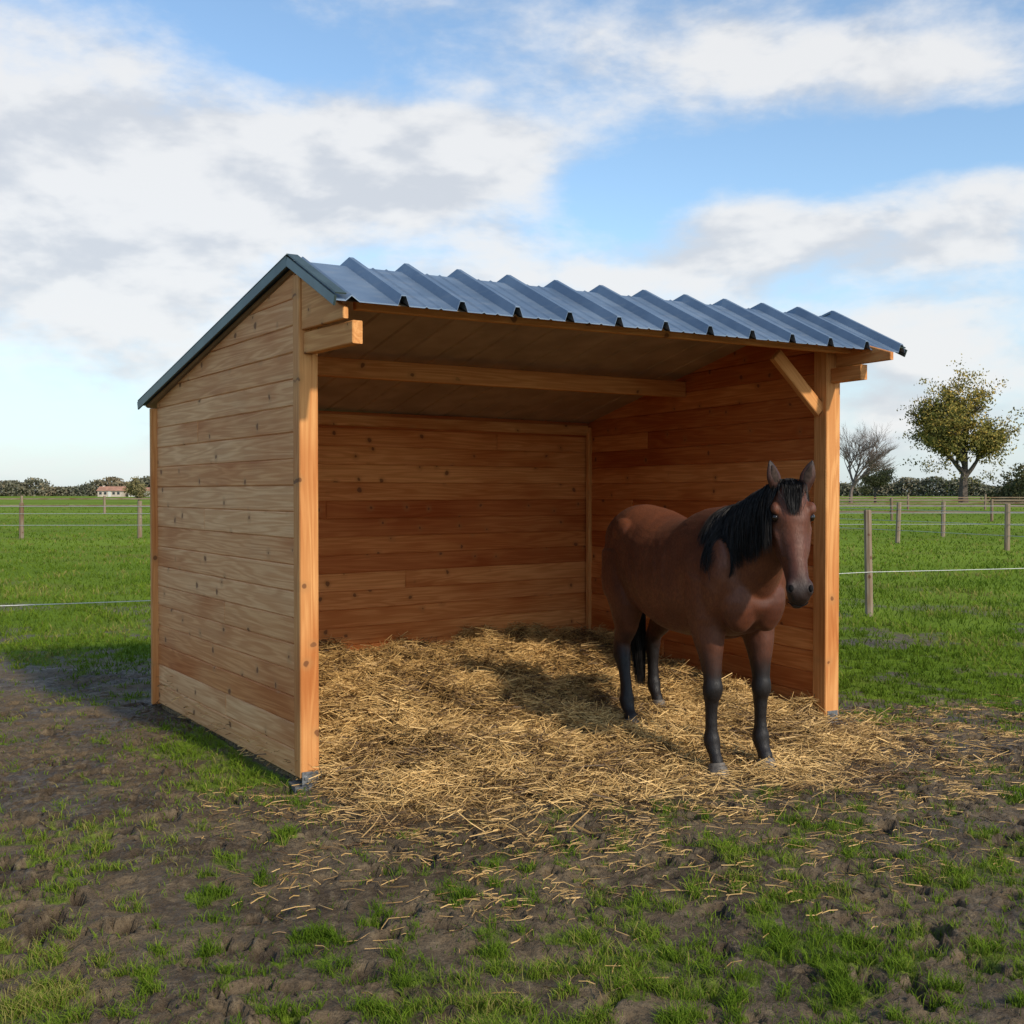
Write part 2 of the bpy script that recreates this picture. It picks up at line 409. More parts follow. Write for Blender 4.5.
def plank_wall(name,A,B,z0,zA,zB,mtl,parent,ph=.146,t=.03,joint=True,clip2=None):
    A=np.array(A);B=np.array(B);L=np.linalg.norm(B-A);u=(B-A)/L
    acc=Acc();z=z0;k=0
    while z<max(zA,zB):
        z1=z+ph-.0012
        pieces=[(0,L)]
        if joint and k%4==1:
            c=random.uniform(.25,.75)*L;pieces=[(0,c-.0012),(c+.0012,L)]
        for s0,s1 in pieces:
            poly=[(s0,z),(s1,z),(s1,z1),(s0,z1)]
            m=(zB-zA)/L
            poly=clip(poly,-m,1,zA)
            if clip2:poly=clip(poly,*clip2)
            pp=[]
            for p in poly:
                if not pp or math.hypot(p[0]-pp[-1][0],p[1]-pp[-1][1])>.012:pp.append(p)
            if len(pp)>=3 and math.hypot(pp[0][0]-pp[-1][0],pp[0][1]-pp[-1][1])<.012:pp.pop()
            if len(pp)<3:continue
            ar=.5*abs(sum(pp[i][0]*pp[(i+1)%len(pp)][1]-pp[(i+1)%len(pp)][0]*pp[i][1] for i in range(len(pp))))
            if ar<.003:continue
            jit=random.uniform(-.0025,.0025)
            acc.prism(pp,(A[0]-u[1]*jit,A[1]+u[0]*jit,0),(u[0],u[1],0),(0,0,1),(u[1],-u[0],0),t,.0065)
        z+=ph;k+=1
    tp=[(.004,z0+.004),(L-.004,z0+.004),(L-.004,zB-.004),(.004,zA-.004)]
    if clip2:tp=clip(tp,clip2[0],clip2[1],clip2[2]-.004)
    acc.prism(tp,(A[0],A[1],0),(u[0],u[1],0),(0,0,1),(u[1],-u[0],0),.012,.001,rnd=.95)
    return acc.obj(name,mtl,parent)
shed=empty('horse_field_shelter')
def p3(p,z):return np.array([p[0],p[1],z])
inL=np.array([DL[1],-DL[0]]);inR=np.array([-DR[1],DR[0]]);inB=np.array([WB[1],-WB[0]])
plank_wall('left_wall',FL+DL*.065+inL*.022,BL+inL*.02,.03,2.80,2.262,M_ext,shed)
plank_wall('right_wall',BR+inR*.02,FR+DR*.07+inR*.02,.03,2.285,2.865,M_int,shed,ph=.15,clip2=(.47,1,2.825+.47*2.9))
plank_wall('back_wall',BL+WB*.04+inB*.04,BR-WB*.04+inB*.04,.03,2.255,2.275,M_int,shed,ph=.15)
acc=Acc()
def post(c,u,w1,w2,z0,z1,rnd=.5):
    u=np.array([u[0],u[1],0.]);n=np.array([-u[1],u[0],0])
    acc.prism([(z0,-w1/2),(z1,-w1/2),(z1,w1/2),(z0,w1/2)],(c[0],c[1],0),(0,0,1),u,n,w2,.006,rnd=rnd)
PL=FL+W*.045
post(PL,W,.105,.125,.05,2.775)
post(FR,W,.125,.13,.05,2.67)
post(BL+DL*.02,W,.07,.07,.02,2.22)
post(BR-WB*.07+inB*.10,WB,.05,.05,.03,2.22,.2)
acc.obj('posts',M_post,shed)
acc=Acc()
EL=np.array([-.86,5.40]);ER=np.array([2.66,7.46]);RL=np.array([-1.22,6.02]);RR=np.array([2.36,8.03])
KL=np.array([-2.80,8.27]);KR=np.array([.95,11.0])
e=(ER-EL)/np.linalg.norm(ER-EL)
acc.beam(p3(PL-D*.064,2.40),p3(EL+e*.13+D*.05,2.40),.06,.115,rnd=.2)
acc.beam(p3(FR-D*.066,2.40),p3(ER-e*.33+D*.06,2.40),.06,.10,rnd=.2)
acc.beam(p3(EL+e*.17+D*.22,2.575),p3(ER-e*.05+D*.22,2.575),.045,.075)
for (c0,c1) in((FL+W*.02-D*.066,EL+e*.07+D*.06),):
    L=np.linalg.norm(c1-c0);u=(c1-c0)/L
    acc.prism([(0,2.47),(L,2.465),(L,2.52),(0,2.775)],(c0[0],c0[1],0),(u[0],u[1],0),(0,0,1),(u[1],-u[0],0),.03,rnd=.5)
acc.prism([(0,2.46),(.50,2.46),(.50,2.51),(0,2.67)],(*(FR+W*.03-D*.067),0),(-D[0],-D[1],0),(0,0,1),(W[0],W[1],0),.03,rnd=.5)
pm0=(FL+BL)/2+inL*.04;pm1=(FR+BR)/2+inR*.04
acc.beam(p3(pm0,2.45),p3(pm1,2.45),.06,.13)
acc.beam(p3(RL+e*.16,2.745),p3(RR-e*.22,2.745),.06,.14)
acc.beam(p3(FR-W*.065,2.16),p3(FR-W*.46,2.53),.05,.09)
acc.beam(p3(BL+WB*.06+inB*.080,2.19),p3(BR-WB*.08+inB*.080,2.19),.04,.09)
acc.obj('roof_timbers',M_post,shed)
acc2V=[];acc2F=[]
def boxv(V,F,c,u,sx_,sy_,sz_):
    n=(-u[1],u[0]);b=len(V)
    for k in(0,1):
        for i,j in((-1,-1),(1,-1),(1,1),(-1,1)):
            V.append((c[0]+u[0]*sx_/2*i+n[0]*sy_/2*j,c[1]+u[1]*sx_/2*i+n[1]*sy_/2*j,c[2]+sz_*k))
    F+= [[b+3,b+2,b+1,b],[b+4,b+5,b+6,b+7]]+[[b+i,b+(i+1)%4,b+4+(i+1)%4,b+4+i] for i in range(4)]
for c in(PL,FR):
    boxv(acc2V,acc2F,(c[0],c[1],-.02),W,.17,.15,.028)
    boxv(acc2V,acc2F,(c[0]-D[0]*.070,c[1]-D[1]*.070,.0),W,.09,.006,.085)
    boxv(acc2V,acc2F,(c[0]+W[0]*.068,c[1]+W[1]*.068,.0),W,.006,.09,.085)
    for a in(-.026,.026):
        boxv(acc2V,acc2F,(c[0]-D[0]*.076+W[0]*a,c[1]-D[1]*.076+W[1]*a,.045),W,.014,.012,.014)
me=bpy.data.meshes.new('post_feet');me.from_pydata(acc2V,[],acc2F);me.materials.append(M_steel)
link(bpy.data.objects.new('post_feet',me),shed)
# roof sheet
pitch=1/12.0
us=[];hs=[]
Lr=np.linalg.norm(RR-RL)
for i in range(12):
    c=(i+.985)*pitch*.985+.008
    for du,h in((-.032,0),(-.013,.052),(.013,.052),(.032,0)):
        us.append(c+du/Lr);hs.append(h)
    if i<11:
        for f in(.38,.62):
            cc=c+pitch*f
            for du,h in((-.012,0),(0,.007),(.012,0)):us.append(cc+du/Lr);hs.append(h)
us=[0,.012,.020,.030]+us;hs=[-.0,.0,.028,.0]+hs
o=np.argsort(us);us=np.clip(np.array(us)[o],0,1);hs=np.array(hs)[o]
zrows=[(KL,KR,2.255),(RL,RR,2.865),(EL,ER,2.545)]
V=[];F=[]
for th in(0,-.006):
    for (a,b,z) in zrows:
        for u,h in zip(us,hs):
            p=a+(b-a)*u;V.append((p[0],p[1],z+h+th))
n=len(us)
for l in range(2):
    for r in range(2):
        for i in range(n-1):
            a=l*3*n+r*n+i;f=[a,a+1,a+1+n,a+n];F.append(f if l else f[::-1])
for r in(0,2):
    for i in range(n-1):
        a=r*n+i;F.append([a,a+1,a+1+3*n,a+3*n])
me=bpy.data.meshes.new('roof_sheets');me.from_pydata(V,[],F);me.materials.append(M_roof)
link(bpy.data.objects.new('roof_sheets',me),shed)
V=[];F=[];NU=16
for (a,b,z) in((KL,KR,2.255-.022),(RL,RR,2.865-.03),(EL+D*.05,ER+D*.05,2.57-.022)):
    for i in range(NU*4):
        c=i//4;k=i%4
        u=(c+(0.0,.05,.10,.99)[k])/NU*.985+.0075
        p=a+(b-a)*u;V.append((p[0],p[1],z+(.012 if k in(1,) else 0)))
n=NU*4
for r in range(2):
    for i in range(n-1):a=r*n+i;F.append([a,a+1,a+1+n,a+n])
me=bpy.data.meshes.new('ceiling_liner');me.from_pydata(V,[],F);me.materials.append(M_liner)
link(bpy.data.objects.new('ceiling_liner',me),shed)
fv=Acc()
for (k,r,e_,s) in((KL,RL,EL,-1),(KR,RR,ER,1)):
    off=W*(.006*s)
    fv.beam(p3(k+off,2.255-.008),p3(r+off,2.865-.008),.012,.06,ch=.002)
    fv.beam(p3(k+off-W*s*.03,2.255+.03),p3(r+off-W*s*.03,2.865+.03),.07,.008,ch=.002)
    fv.beam(p3(r+off,2.865-.008),p3(e_+off,2.545-.008),.012,.05,ch=.002)
    fv.beam(p3(r+off-W*s*.03,2.865+.03),p3(e_+off-W*s*.03,2.545+.03),.06,.008,ch=.002)
fv.obj('roof_flashing',M_flash,shed)
# ------------------------------------------------------------ HORSE
horse=empty('horse',(1.295,6.32,.0));horse.rotation_euler=(0,0,R(-71))
hV=[];hF=[]
def cr(P,n=5):
    P=np.array(P,float);Q=[]
    for i in range(len(P)-1):
        p0=P[max(i-1,0)];p1=P[i];p2=P[i+1];p3_=P[min(i+2,len(P)-1)]
        for k in range(n):
            t=k/n
            Q.append(.5*((2*p1)+(-p0+p2)*t+(2*p0-5*p1+4*p2-p3_)*t*t+(-p0+3*p1-3*p2+p3_)*t**3))
    Q.append(P[-1]);return np.array(Q)
def tube(rows,lat=(0,1,0),n=24,res=5,V=None,F=None,expo=1.0):
    V=hV if V is None else V;F=hF if F is None else F
    Q=cr(rows,res);lat=np.array(lat,float);b=len(V);m=len(Q)
    T=np.gradient(Q[:,:3],axis=0)
    for i in range(m):
        t=T[i]/(np.linalg.norm(T[i])+1e-9);l=lat-t*(lat@t);l/=np.linalg.norm(l);o=np.cross(t,l)
        for k in range(n):
            a=2*np.pi*k/n;c,s=np.cos(a),np.sin(a)
            c=np.sign(c)*abs(c)**expo;s=np.sign(s)*abs(s)**expo
            V.append(Q[i,:3]+l*c*max(Q[i,3],.001)+o*s*max(Q[i,4],.001))
    for i in range(m-1):
        for k in range(n):
            a=b+i*n+k;c=b+i*n+(k+1)%n;F.append([a,c,c+n,a+n])
    F.append([b+k for k in range(n)][::-1]);F.append([b+(m-1)*n+k for k in range(n)])
def ell(c,ax,rad,V=None,F=None,nu=16,nv=10):
    V=hV if V is None else V;F=hF if F is None else F
    c=np.array(c,float);ax=[np.array(a,float)/np.linalg.norm(a) for a in ax];b=len(V)
    for j in range(1,nv):
        ph=math.pi*j/nv
        for k in range(nu):
            a=2*math.pi*k/nu
            V.append(c+ax[0]*rad[0]*math.sin(ph)*math.cos(a)+ax[1]*rad[1]*math.sin(ph)*math.sin(a)+ax[2]*rad[2]*math.cos(ph))
    t=len(V);V.append(c+ax[2]*rad[2]);V.append(c-ax[2]*rad[2])
    for j in range(nv-2):
        for k in range(nu):
            a=b+j*nu+k;d=b+j*nu+(k+1)%nu;F.append([a,a+nu,d+nu,d])
    for k in range(nu):
        F.append([t,b+k,b+(k+1)%nu]);F.append([t+1,b+(nv-2)*nu+(k+1)%nu,b+(nv-2)*nu+k])
I3=[(1,0,0),(0,1,0),(0,0,1)]
tr=[(.26,0,1.07,.07,.08),(.225,0,1.07,.175,.21),(.10,0,1.10,.245,.335),(-.06,0,1.135,.27,.375),(-.20,0,1.12,.28,.39),(-.40,-.01,1.085,.303,.365),
    (-.60,-.015,1.08,.318,.355),(-.80,-.025,1.12,.312,.337),(-.98,-.03,1.185,.292,.315),(-1.14,-.035,1.235,.268,.285),(-1.26,-.04,1.235,.232,.245),(-1.35,-.04,1.20,.165,.175),(-1.39,-.04,1.18,.07,.08)]
tube([(a,b,c,d,e_) for a,b,c,d,e_ in tr],n=36,expo=.93)
tube([(.12,0,1.37,.05,.07),(-.08,0,1.45,.055,.075),(-.28,-.005,1.42,.06,.06),(-.5,-.01,1.35,.08,.07)],n=16)
tube([(-.06,0,1.19,.19,.30),(.08,0,1.23,.185,.29),(.20,-.005,1.305,.158,.255),(.32,-.012,1.39,.134,.215),(.43,-.02,1.47,.112,.172),(.50,-.02,1.53,.094,.132),(.54,-.02,1.57,.068,.085)],n=28)
for s in(-1,1):
    ell((.165,s*.085,.99),I3,(.11,.11,.18));ell((.05,s*.195,1.10),[(1,0,-.5),(0,1,0),(.5,0,1)],(.16,.07,.26))
    ell((-.05,s*.185,.93),I3,(.14,.09,.16))
    ell((-1.11,-.04+s*.15,1.14),[(1,0,.3),(0,1,0),(-.3,0,1)],(.23,.13,.25))
    ell((-1.0,-.035+s*.22,1.34),I3,(.12,.06,.09))
LK=1.2
def fleg(s,gzf=.01):
    y=s*.16
    rows=[(-.03,s*.165,1.12,.10,.15),(-.05,s*.17,.97,.092,.13),(-.055,s*.168,.87,.083,.110),(-.035,s*.163,.76,.070,.088),(-.012,s*.16,.64,.052,.062),(0,y,.545,.042,.047),
      (.008,y,.49,.048,.053),(.006,y,.455,.046,.049),(-.004,y,.41,.034,.039),(-.006,y,.33,.029,.035),(-.006,y,.245,.030,.037),(-.004,y,.20,.039,.045),(.004,y,.165,.038,.042),(.028,y,.12,.031,.034),(.05,y,.085,.034,.038),(.055,y,.06,.034,.040)]
    out=[(r[0],r[1],gzf+(r[2]-.03)*(1.1-gzf)/(1.1-.03) if r[2]<1.1 else r[2],r[3]*LK,r[4]*LK) for r in rows]
    tube(out,n=18);return out[-1]
def hleg(s,fx,fy,gzf):
    y=-.04+s*.16
    rows=[(-1.09,y,1.22,.115,.19),(-1.08,y,1.05,.122,.195),(-1.06,y+s*.01,.93,.108,.168),(-1.09,y+s*.01,.82,.086,.122),(-1.15,y,.70,.062,.085),(-1.215,y,.61,.047,.062),(-1.245,y,.545,.044,.060),
      (-1.243,y,.49,.044,.056),(-1.225,y,.43,.036,.042),(-1.215,y,.34,.031,.036),(-1.205,y,.25,.032,.037),(-1.20,y,.21,.040,.045),(-1.19,y,.175,.038,.042),(-1.162,y,.13,.031,.034),(-1.14,y,.095,.035,.038),(-1.135,y,.07,.035,.04)]
    dx=fx-(-1.135);dy=fy-y;out=[]
    for r in rows:
        k=min(1,max(0,(1.05-r[2])/.75))
        k=k*k*(3-2*k)*.5+k*.5
        z=gzf+r[2]*(1.05-gzf)/1.05 if r[2]<1.05 else r[2]
        out.append((r[0]+dx*k,r[1]+dy*k,z,r[3]*LK,r[4]*LK))
    tube(out,n=18);return out[-1]
feet=[fleg(-1,.02),fleg(1,.02)]
feet.append(hleg(-1,-.90,-.245,.055));feet.append(hleg(1,-1.29,.14,.085))
# head frame
ha=R(-19);hd=np.array([math.cos(ha),math.sin(ha),0.]);lat=np.array([-math.sin(ha),math.cos(ha),0.])
tl=.34;ax_=hd*tl-np.array([0,0,1])*math.sqrt(1-tl*tl);nf=np.cross(lat,ax_)
if nf@hd<0:nf=-nf
F0=np.array([.585,-.015,1.64])
ST,SL,SN=1.06,1.20,1.08
def hp(t,l=0,n=0):return F0+ax_*t*ST+lat*l*SL+nf*n*SN
rows=[]
for t,w_,dtop,dbot in((-.035,.045,-.03,-.10),(0,.070,-.0,-.17),(.05,.082,.008,-.22),(.10,.088,.012,-.255),(.15,.088,.012,-.27),(.21,.080,.006,-.268),(.27,.068,.000,-.24),(.33,.057,-.004,-.20),(.40,.049,-.006,-.165),(.46,.048,-.008,-.145),(.51,.052,-.012,-.135),(.55,.049,-.024,-.125),(.58,.038,-.045,-.11),(.592,.02,-.06,-.09)):
    c=hp(t,0,(dtop+dbot)/2);rows.append((*c,w_*SL,(dtop-dbot)/2*SN))
tube(rows,lat=lat,n=28,expo=.86)
def hell(t,l,n,a,b,c,**k):ell(hp(t,l,n),[lat,nf,ax_],(a*SL,b*SN,c*ST),**k)
for s in(-1,1):
    hell(.19,s*.046,-.185,.040,.085,.095)
    hell(.115,s*.078,-.030,.022,.026,.036)
    hell(.515,s*.038,-.045,.024,.036,.045)
    tube([(*hp(.20,s*.080,-.080),.010,.014),(*hp(.36,s*.052,-.070),.007,.010)],lat=lat,n=8)
hell(.575,0,-.115,.032,.030,.028)
me=bpy.data.meshes.new('b');me.from_pydata([tuple(v) for v in hV],[],hF);me.update()
tmp=link(bpy.data.objects.new('b',me))
m1=tmp.modifiers.new('r','REMESH');m1.mode='VOXEL';m1.voxel_size=.009;m1.use_smooth_shade=True
m2=tmp.modifiers.new('s','SMOOTH');m2.factor=.6;m2.iterations=9
dg=bpy.context.evaluated_depsgraph_get()
bm_=bpy.data.meshes.new_from_object(tmp.evaluated_get(dg));bpy.data.objects.remove(tmp)
n=len(bm_.vertices);co=np.empty(n*3,np.float32);bm_.vertices.foreach_get('co',co);co=co.reshape(-1,3).astype(float)
nm=np.empty(n*3,np.float32);bm_.vertices.foreach_get('normal',nm);nm=nm.reshape(-1,3)
ribs_=.0015*np.sin(co[:,0]*62+co[:,2]*10)*ss(-.95,-.8,co[:,0])*ss(-.25,-.4,co[:,0])*ss(.85,.95,co[:,2])*ss(1.3,1.15,co[:,2])
co=co+nm*(ribs_+.006*fbm(co[:,0]*5+co[:,1]*3,co[:,2]*5,3,4))[:,None]
rel=co-F0;th_=rel@ax_/ST;nh=rel@nf/SN;lh=rel@lat/SL
for s in(-1,1):
    de=np.linalg.norm(co-hp(.155,s*.092,-.052),axis=1);co-=nm*(.007*ss(.034,.012,de))[:,None]
    de=np.linalg.norm(co-hp(.525,s*.046,-.020),axis=1);co-=nm*(.010*ss(.022,.006,de))[:,None]
bm_.vertices.foreach_set('co',co.astype(np.float32).ravel())
ishead=(co[:,0]>.35)&(th_>-.1)&(np.abs(lh)<.14)&(nh>-.32)
blk=ss(.76,.52,co[:,2]+.05*fbm(co[:,0]*8+co[:,1]*5,co[:,2]*8,3,9))*(co[:,0]<.3)
blk=np.maximum(blk,ishead*ss(.40,.53,th_)*.9)
for s in(-1,1):
    de=np.linalg.norm(co-hp(.155,s*.090,-.05),axis=1);blk=np.maximum(blk,.8*ss(.045,.022,de))
    de=np.linalg.norm(co-hp(.525,s*.046,-.018),axis=1);blk=np.maximum(blk,1.0*ss(.028,.014,de))
blk=np.maximum(blk,.6*ss(-.02,-.10,th_)*(co[:,0]>.4)*(co[:,2]>1.6))
dn=.5+.5*fbm(co[:,0]*2.5+co[:,1],co[:,2]*2.5,3,14)
belly=ss(.95,.80,co[:,2])*(co[:,0]<.1)
for an,av in(('blk',blk),('tone',dn),('belly',belly)):
    a=bm_.attributes.new(an,'FLOAT','POINT');a.data.foreach_set('value',av.astype(np.float32))
def coat():
    m,t,p=mat('bay_coat')
    cc=t.new('ShaderNodeTexCoord').outputs['Object'];b=t.attr('blk');d=t.attr('tone');bl=t.attr('belly')
    c=t.mix(t.mr(d,.2,.8),(.082,.022,.009),(.158,.047,.018))
    c=t.mix(t.math('MULTIPLY',bl,.3),c,(.14,.05,.023))
    fur=t.noise(t.vmul(cc,(70,180,45)),1,3,.7)
    f2=t.noise(t.vmul(cc,(5,5,5)),1,4,.6)
    c=t.mix(t.math('MULTIPLY',t.mr(fur,.3,.7),.5),c,(.038,.012,.006))
    c=t.mix(t.math('MULTIPLY',t.mr(f2,.52,.8),.4),c,(.19,.064,.026))
    c=t.mix(b,c,(.011,.008,.007))
    t.put(p.inputs['Base Color'],c);t.put(p.inputs['Roughness'],t.mr(fur,.3,.7,.44,.62))
    p.inputs['Specular IOR Level'].default_value=.34
    p.inputs['Sheen Weight'].default_value=.04;p.inputs['Sheen Roughness'].default_value=.45
    p.inputs['Sheen Tint'].default_value=(.8,.5,.36,1)
    t.put(p.inputs['Normal'],t.bump(fur,.6,.004))
    return m
M_coat=coat();bm_.materials.clear();bm_.materials.append(M_coat)
bm_.polygons.foreach_set('use_smooth',np.ones(len(bm_.polygons),bool));bm_.name='body'
body=link(bpy.data.objects.new('body',bm_),horse)
bvh=BVHTree.FromPolygons([tuple(v) for v in co],[tuple(p.vertices) for p in bm_.polygons])
def part(name,V,F,m,smooth=True):
    me=bpy.data.meshes.new(name);me.from_pydata([tuple(v) for v in V],[],F);me.materials.append(m)
    me.polygons.foreach_set('use_smooth',np.full(len(me.polygons),smooth));me.update()
    return link(bpy.data.objects.new(name,me),horse)
M_hair=simple('black_hair',(.012,.010,.009),.55,0,.4,30,0,.2)
M_hoof=simple('hoof_horn',(.12,.10,.08),.6,0,.35,30,.3)
M_eye=simple('eye_dark',(.010,.006,.004),.06,0,.1,5,0)
M_inner=simple('inner_ear',(.04,.026,.02),.8,0,.3,50,.2,.1)
M_dark=simple('nostril_dark',(.006,.005,.005),.7,0,.1,5,0,.1)
V=[];F=[]
for (x,y,z,_,_) in feet:
    tube([(x+.0,y,z+.012,.044,.048),(x+.006,y,z-.01,.052,.058),(x+.016,y,z-.045,.062,.069),(x+.020,y,z-.070,.067,.076),(x+.020,y,z-.080,.056,.067)],lat=(0,1,0),n=20,res=3,V=V,F=F)
part('hooves',V,F,M_hoof)
V=[];F=[];V2=[];F2=[]
for s in(-1,1):
    b=hp(.0,s*.062,-.055)
    d=np.array([0,0,1.])+lat*s*.26+hd*.10;d/=np.linalg.norm(d)
    l2=lat*.9+hd*s*.35
    k=1.1
    tube([(*(b-d*.02),.026,.022),(*(b+d*.02),.034,.024),(*(b+d*.055*k),.040,.021),(*(b+d*.09*k),.031,.015),(*(b+d*.12*k),.016,.008),(*(b+d*.138*k),.003,.003)],lat=l2,n=18,res=4,V=V,F=F)
    o=np.cross(l2,d);o/=np.linalg.norm(o)
    if o@hd<0:o=-o
    b2=b+o*.012
    tube([(*(b2+d*.01),.012,.010),(*(b2+d*.04*k),.023,.012),(*(b2+d*.07*k),.023,.009),(*(b2+d*.10*k),.012,.006),(*(b2+d*.115*k),.003,.003)],lat=l2,n=14,res=4,V=V2,F=F2)
eo=part('ears',V,F,M_coat)
zc=np.array([v[2] for v in V]);a=eo.data.attributes.new('blk','FLOAT','POINT');a.data.foreach_set('value',(.45+.5*ss(zc.max()-.06,zc.max(),zc)).astype(np.float32))
part('inner_ears',V2,F2,M_inner)
V=[];F=[];V2=[];F2=[]
for s in(-1,1):
    hell(.155,s*.078,-.050,.017,.021,.021,V=V,F=F)
    ell(hp(.525,s*.042,-.020),[lat*.7+nf*.7*s,np.cross(ax_,lat*.7+nf*.7*s),ax_],(.011,.013,.019),V2,F2)
part('eyes',V,F,M_eye);part('nostrils',V2,F2,M_dark)
vv=[];ff=[]
tube([(*hp(.575,-.043,-.088),.003,.003),(*hp(.592,-.025,-.085),.003,.003),(*hp(.598,0,-.085),.003,.003),(*hp(.592,.025,-.085),.003,.003),(*hp(.575,.043,-.088),.003,.003)],lat=ax_,n=6,V=vv,F=ff)
part('mouth',vv,ff,M_dark)
def hair(paths,name,w0=.0022):
    V=[];F=[]
    for P in paths:
        b=len(V);m=len(P)
        T=np.gradient(P,axis=0);ref=np.array([random.gauss(0,1),random.gauss(0,1),random.gauss(0,.4)])
        for i in range(m):
            sd=np.cross(T[i],ref);sd/=np.linalg.norm(sd)+1e-9
            w=w0*(1-.8*(i/(m-1))**2)
            V.append(P[i]-sd*w);V.append(P[i]+sd*w)
        for i in range(m-1):F.append([b+2*i,b+2*i+1,b+2*i+3,b+2*i+2])
    return part(name,V,F,M_hair)
def push(P,d0=.006):
    out=[]
    for p in P:
        loc,nrm,i,d=bvh.find_nearest(Vector(p))
        if loc is not None:
            v=Vector(p)-loc
            if v.dot(nrm)<d0:p=np.array(loc+nrm*d0)
        out.append(p)
    return np.array(out)
crest=cr([(-.02,0,1.50),(.08,0,1.53),(.20,-.005,1.56),(.32,-.01,1.60),(.43,-.018,1.635),(.52,-.02,1.665)],20)
paths=[]
for i in range(5200):
    k=random.random()**.85;c=crest[int(k*(len(crest)-1))].copy()
    c+=np.array([random.gauss(0,.008),random.gauss(0,.010),0])
    side=-1 if random.random()<.95 else 1
    lock=.5+.5*math.sin(k*27+1.3*math.sin(k*11))
    L=(random.uniform(.20,.35)+.07*lock)*(1-.4*(k<.2))*(.6 if side>0 else 1);fw=.01+random.gauss(0,.02)
    wn=.11+.07*(1-k);clump=.020*math.sin(k*44)
    pts=[c-np.array([0,0,.02]),c+np.array([0,side*.03,.004]),c+np.array([fw*.3,side*(wn*.65),-.25*L]),c+np.array([fw*.7+clump,side*(wn*.9),-.62*L]),c+np.array([fw+clump*1.2,side*(wn*.95),-L])]
    P=cr(pts,3);d0=.003+.013*random.random();P[1:]=push(P[1:],d0);paths.append(P)
hair(paths,'mane',.0018)
paths=[]
for i in range(650):
    l0=random.gauss(0,.018);b=hp(-.02+random.gauss(0,.01),l0,-.035+random.gauss(0,.01))
    L=random.uniform(.06,.17);dl=random.gauss(-.006,.012)
    pts=[b,hp(.005,l0*1.1,.018),hp(L*.5,l0+dl*.6,.02),hp(L,l0*.4+dl,.012)]
    P=cr(pts,4);P[1:]=push(P[1:],.003+.008*random.random());paths.append(P)
hair(paths,'forelock',.0018)
paths=[]
for i in range(3200):
    a=random.uniform(0,6.28);r=random.random()**.5
    b=np.array([-1.37+random.gauss(0,.008),-.02+random.gauss(0,.014),1.34+random.gauss(0,.03)])
    L=random.uniform(.55,1.10);ox=math.cos(a)*r;oy=math.sin(a)*r
    f=lambda s,wd:np.array([-1.42-.03*math.sin(3.14*s)+ox*wd,.03+.04*s+oy*wd,1.34-L*s])
    pts=[b,f(.12,.028),f(.35,.052),f(.65,.062),f(1.0,.035)]
    P=cr(pts,3);paths.append(P)
hair(paths,'tail',.0028)
# ------------------------------------------------------------ fences
M_wire=simple('electric_rope',(.62,.62,.58),.6,0,.05,20,0)
M_wire2=simple('thin_wire',(.35,.36,.36),.5,.3,.05,20,0)
def fence(pts,h,w,wires,wr,wm=M_wire2,sag=.0,rails=False,name='paddock_fence'):
    par=empty(name,(pts[0][0],pts[0][1],0));A_=Acc();o=np.array([pts[0][0],pts[0][1],0])
    for (x,y) in pts:
        z=float(gz(x,y));a=random.uniform(0,1);tl_=random.gauss(0,.015)
        n8=8;ring=[(w/2*math.cos(2*math.pi*i/n8+a),w/2*math.sin(2*math.pi*i/n8+a)) for i in range(n8)]
        hh=h*random.uniform(.96,1.04)
        st=len(A_.V);rd=random.random();of=random.uniform(0,40)
        for zz,k in((-.1,1.02),(hh*.5,1),(hh-.015,.97),(hh,.85)):
            for (a_,b_) in ring:
                A_.V.append(np.array([x+a_*k+tl_*zz,y+b_*k,z+zz])-o);A_.C.append((zz+of,a_+of,b_));A_.R.append(rd)
        for r in range(3):
            for i in range(n8):
                p=st+r*n8+i;q=st+r*n8+(i+1)%n8;A_.F.append([p,q,q+n8,p+n8])
        A_.F.append([st+3*n8+i for i in range(n8)])
    if rails:
        for i in range(len(pts)-1):
            for hz in wires:A_.beam(p3(pts[i],hz)-o,p3(pts[i+1],hz)-o,.04,.10)
        A_.obj('posts_and_rails',M_fpost,par);return par
    A_.obj('posts',M_fpost,par)
    V=[];F=[]
    for i in range(len(pts)-1):
        a=np.array(pts[i]);b=np.array(pts[i+1])
        for hz in wires:
            rows=[]
            for k in range(9):
                t=k/8;p=a+(b-a)*t;rows.append((p[0]-o[0],p[1]-o[1]-w/2,hz-sag*4*t*(1-t),wr,wr))
            tube(rows,lat=(0,0,1),n=6,res=1,V=V,F=F)
    me=bpy.data.meshes.new('wires');me.from_pydata([tuple(v) for v in V],[],F);me.materials.append(wm)
    link(bpy.data.objects.new('wires',me),par);return par
fence([(-12.5,7.2),(-5.9,9.6),(-1.2,11.7),(4.62,14.2),(13.6,17.6)],1.33,.105,(.57,),.004,M_wire,.02)
fence([(-33.2+4.05*i,37.5+.15*i) for i in range(15)],1.25,.16,(.45,.85,1.1),.010,M_wire2)
fence([(9.5,41),(12.1,34.5),(13.6,30.2),(15.2,25.5)],1.25,.15,(.4,.7,1.05),.008,M_wire2)
fence([(16+5*i,62-1.2*i) for i in range(9)],1.25,.16,(.5,.85,1.15),.01,rails=True)
fence([(-60+6*i,80+.2*i) for i in range(11)],1.3,.18,(.6,1.1),.02,M_wire2,rails=True)
fence([(22+7*i,100) for i in range(9)],1.4,.2,(.6,1.1),.012,rails=True)
